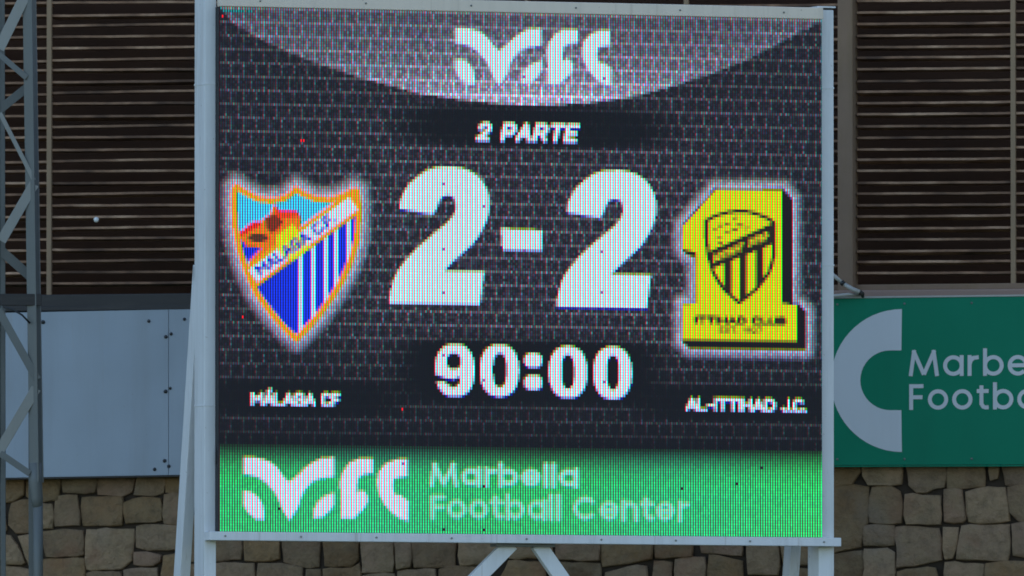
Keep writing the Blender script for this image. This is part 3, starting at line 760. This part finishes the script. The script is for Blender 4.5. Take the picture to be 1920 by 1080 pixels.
for ch, st in bt:
    for s in st:
        sc_ = 172 / wd
        pts = [(sx0 + tx_ * (8 + x * sc_) - nx * (z_ * 17 - 8.5), sy0 + ty_ * (8 + x * sc_) - ny * (z_ * 17 - 8.5)) for x, z_ in s]
        mm |= dist(pts) < 2.4
put(mm & band, (10, 44, 190))

# yellow crest, right
k = region('club_crest', 'yellow numeral one crest with a black striped shield')
one = [(1340, 356), (1465, 357), (1465, 570), (1494, 573), (1494, 640), (1278, 636), (1278, 570), (1303, 570), (1303, 474), (1278, 467), (1278, 424)]
blk = [(1338, 352), (1467, 353), (1484, 372), (1484, 569), (1496, 569), (1511, 584), (1511, 657), (1289, 653), (1275, 640), (1275, 567), (1300, 567), (1300, 481), (1287, 480), (1275, 468), (1275, 422)]
bp = [sq(*p) for p in blk]; bmk = inside(bp); bdist = dist(bp, True)
halo = np.clip(1.0 - bdist / 23.0, 0, 1) ** 1.4 * (~bmk) * (.35 + .7 * jit); put(np.clip(halo, 0, 1) * .72, (200, 204, 232)); reg[halo > .25] = k
put(bmk, (12, 8, 10), k)
YEL = (212, 214, 0)
put(poly(one), YEL, k)
sh2 = [(1322, 414), (1335, 407), (1349, 402), (1365, 398), (1381, 396.5), (1400, 397.5), (1416, 401), (1434, 408), (1449, 417), (1450.5, 450), (1450, 480), (1441, 511), (1430, 526), (1416, 543), (1400, 556), (1384, 568), (1370, 556), (1356, 543), (1345, 528), (1335, 511), (1325, 475), (1322, 445)]
s2 = [sq(*p) for p in sh2]; s2m = inside(s2); s2d = dist(s2, True); BK = (30, 22, 6)
for a, b_ in ((1356.5, 1370), (1385.5, 1398.5), (1415.5, 1430)): put(s2m & (X > a) & (X < b_) & ~poly([(1300, 380), (1460, 380), (1460, 436), (1300, 500)]), BK)
put(poly([(1322, 474), (1450, 418), (1451, 457), (1328, 506)]) & s2m, BK)
put(s2d < 3.4, BK)
wig = np.zeros((Hp, Wp), bool)
for i in range(11):
    a = 1337 + i * 9.6
    if i == 6: continue
    yb_ = 494 - (a - 1330) * .432; wig |= dist([sq(a, yb_), sq(a + 1, yb_ - 12), sq(a + 6, yb_ - 4 - (i % 3) * 4)]) < 2.3
put(wig & s2m, (206, 190, 20))
scr = np.zeros((Hp, Wp), bool)
for i, (a, b_) in enumerate(((1336, 431), (1345, 424), (1358, 421), (1374, 411), (1379, 420), (1371, 431), (1396, 429), (1343, 447), (1358, 436), (1346, 456), (1384, 424))): scr |= dist([sq(a, b_), sq(a + 5 + i % 3 * 2, b_ - (i % 4) + 1)]) < 2
put(scr & s2m, (120, 105, 6))
put(text('ITTIHAD CLUB', BLOCK, 1300, 1474, 592, 609, 5.4, .3), (40, 32, 6)); put(text('EST. 1927', BLOCK, 1346, 1428, 613, 625, 3.0, .32), (120, 108, 6))

# green banner
edge = sq(411, 838)[1]
m = GYY > edge - 4; sft = soft(GYY, edge - 8, edge + 34) ** .7
gcol = np.stack([.028 + .006 * soft(GYY, 880, 978) + .012 * soft(X, 1300, 1541) * soft(GYY, 900, 978), .13 + .33 * soft(GYY, edge, edge + 60) + .08 * soft(X, 1200, 1541), .085 + .075 * soft(GYY, edge, edge + 80) + .02 * np.sin(X / 90)], -1) * (sft * (.86 + .28 * rng.random((NR, NC))[ROWI.clip(0, NR - 1), COLI.clip(0, NC - 1)]))[..., None]
k = region('banner', 'bright green banner along the bottom of the screen')
img[m] = gcol[m]; reg[GYY > edge] = k
k = region('emblem', 'white rounded monogram on the green banner')
for key in EMB: put(poly(EMB[key]), (208, 216, 240), k)
k = region('lettering', 'pale rounded two line lettering on the green banner')
put(text('Marbella', ROUND, 798, 1085, 866, 912, 9.5, .16), (150, 222, 206), k, .9); put(text('Football Center', ROUND, 800, 1292, 924, 974, 9.0, .15), (140, 220, 196), k, .85)
# colour fringe of the split diodes: blue shifted down around the content
def shift(ch, dx, dy):
    a = np.roll(img[..., ch], (dy, dx), (0, 1))
    return a
near = (reg != 0) & (reg != BOWK); grow = near.copy()
for _ in range(3): grow |= np.roll(grow, 1, 0) | np.roll(grow, -1, 0) | np.roll(grow, 1, 1) | np.roll(grow, -1, 1)
img = np.where(grow[..., None], np.stack([img[..., 0], img[..., 1], shift(2, 0, 1)], -1), img)
led = img.reshape(NR, SS, NC, SS, 3).mean((1, 3))
ledr = reg[1::3, 1::3]
# dead and stuck diodes
def px2led(x, y): X_, Y_ = sq(x, y); return int(np.clip(Y_ / PH * NR, 0, NR - 1)), int(np.clip(X_ / PW * NC, 0, NC - 1))
for x, y in ((416, 30), (562, 264), (457, 592), (754, 769), (567, 262)): led[px2led(x, y)] = (.62, .004, .015)
for x, y in ((977, 143), (1127, 147), (752, 871), (1051, 187), (1127, 188), (1276, 152), (828, 343), (902, 386), (828, 465), (828, 547), (978, 470), (1126, 472), (1126, 551), (828, 668), (902, 712), (1127, 714)): led[px2led(x, y)] = (.20, .08, .32)
for x, y in ((902, 912), (828, 995), (902, 995), (1275, 918), (1426, 880), (522, 952), (1380, 905)): led[px2led(x, y)] = (.005, .012, .01)
for i in range(12): led[px2led(413 + i * 5, 17 + i * .3)] = (.01, .16, .17)
led *= (1 + .10 * (rng.random((NR, NC, 1)) - .5))

# diode lens pattern: red left, green upper right, blue lower right inside each cell
DOT = {'R': (.25, .46, .32, 1.05), 'G': (.70, .42, .34, .80), 'B': (.66, .60, .37, 1.05)}
t = (np.arange(60) + .5) / 60
def cover(c):
    u0, v0, ru, rv = DOT[c]; return np.clip(1 - ((t - u0) / ru) ** 2, 0, None).mean() * np.clip(1 - ((t - v0) / rv) ** 2, 0, None).mean()
def led_mat():
    m, N, L, P = new_mat('led diodes')
    P.inputs['Base Color'].default_value = (.023, .021, .024, 1); P.inputs['Roughness'].default_value = .8; P.inputs['Specular IOR Level'].default_value = .2
    at = N.new('ShaderNodeAttribute'); at.attribute_name = 'light'
    uv = N.new('ShaderNodeUVMap'); uv.uv_map = 'cells'
    sp = N.new('ShaderNodeSeparateXYZ'); L.new(uv.outputs[0], sp.inputs[0])
    def mth(op, a, b_=None):
        n = N.new('ShaderNodeMath'); n.operation = op
        for s, v in ((n.inputs[0], a), (n.inputs[1], b_)):
            if v is None: continue
            if isinstance(v, (int, float)): s.default_value = v
            else: L.new(v, s)
        return n.outputs[0]
    u = mth('FRACT', sp.outputs[0]); v = mth('FRACT', sp.outputs[1])
    sc = N.new('ShaderNodeSeparateColor'); L.new(at.outputs['Color'], sc.inputs[0])
    outs = []
    for i, c in enumerate('RGB'):
        u0, v0, ru, rv = DOT[c]
        fu = mth('MAXIMUM', mth('SUBTRACT', 1.0, mth('POWER', mth('ABSOLUTE', mth('DIVIDE', mth('SUBTRACT', u, u0), ru)), 2.0)), 0.0)
        fv = mth('MAXIMUM', mth('SUBTRACT', 1.0, mth('POWER', mth('ABSOLUTE', mth('DIVIDE', mth('SUBTRACT', v, v0), rv)), 2.0)), 0.0)
        outs.append(mth('MULTIPLY', mth('MULTIPLY', fu, fv), mth('MULTIPLY', sc.outputs[i], 1.0 / cover(c))))
    cb = N.new('ShaderNodeCombineColor')
    for i in range(3): L.new(outs[i], cb.inputs[i])
    L.new(cb.outputs[0], P.inputs['Emission Color']); P.inputs['Emission Strength'].default_value = 2.0 ** (-EXPO)
    return m
M_LED = led_mat()
screen = None
dx, dz = (X1 - X0) / NC, (Z1 - Z0) / NR
for k, (nm, lb) in REG.items():
    rr, cc_ = np.nonzero(ledr == k)
    if not len(rr): continue
    n = len(rr); vid = {}; V = []; Fc = []
    def vert(r_, c_):
        if (r_, c_) not in vid: vid[(r_, c_)] = len(V); V.append((X0 + c_ * dx, FY, Z1 - r_ * dz))
        return vid[(r_, c_)]
    for r_, c_ in zip(rr.tolist(), cc_.tolist()): Fc.append((vert(r_ + 1, c_), vert(r_ + 1, c_ + 1), vert(r_, c_ + 1), vert(r_, c_)))
    me = mesh(nm, V, Fc)
    uvl = me.uv_layers.new(name='cells')
    uvs = np.stack([np.stack([cc_, rr + 1], -1), np.stack([cc_ + 1, rr + 1], -1), np.stack([cc_ + 1, rr], -1), np.stack([cc_, rr], -1)], 1).astype(np.float32)
    eps = 1e-3; mid = uvs.mean(1, keepdims=True); uvs = mid + (uvs - mid) * (1 - eps)
    uvl.data.foreach_set('uv', uvs.reshape(-1))
    ca = me.attributes.new('light', 'FLOAT_COLOR', 'FACE')
    ca.data.foreach_set('color', np.concatenate([led[rr, cc_], np.ones((n, 1))], 1).astype(np.float32).reshape(-1))
    o_ = link(nm, me, M_LED, sb if k == 0 else screen)
    if k == 0: screen = o_
    if lb: o_['label'] = lb
print('STONES', NST[0], 'OBJECTS', len(bpy.data.objects))
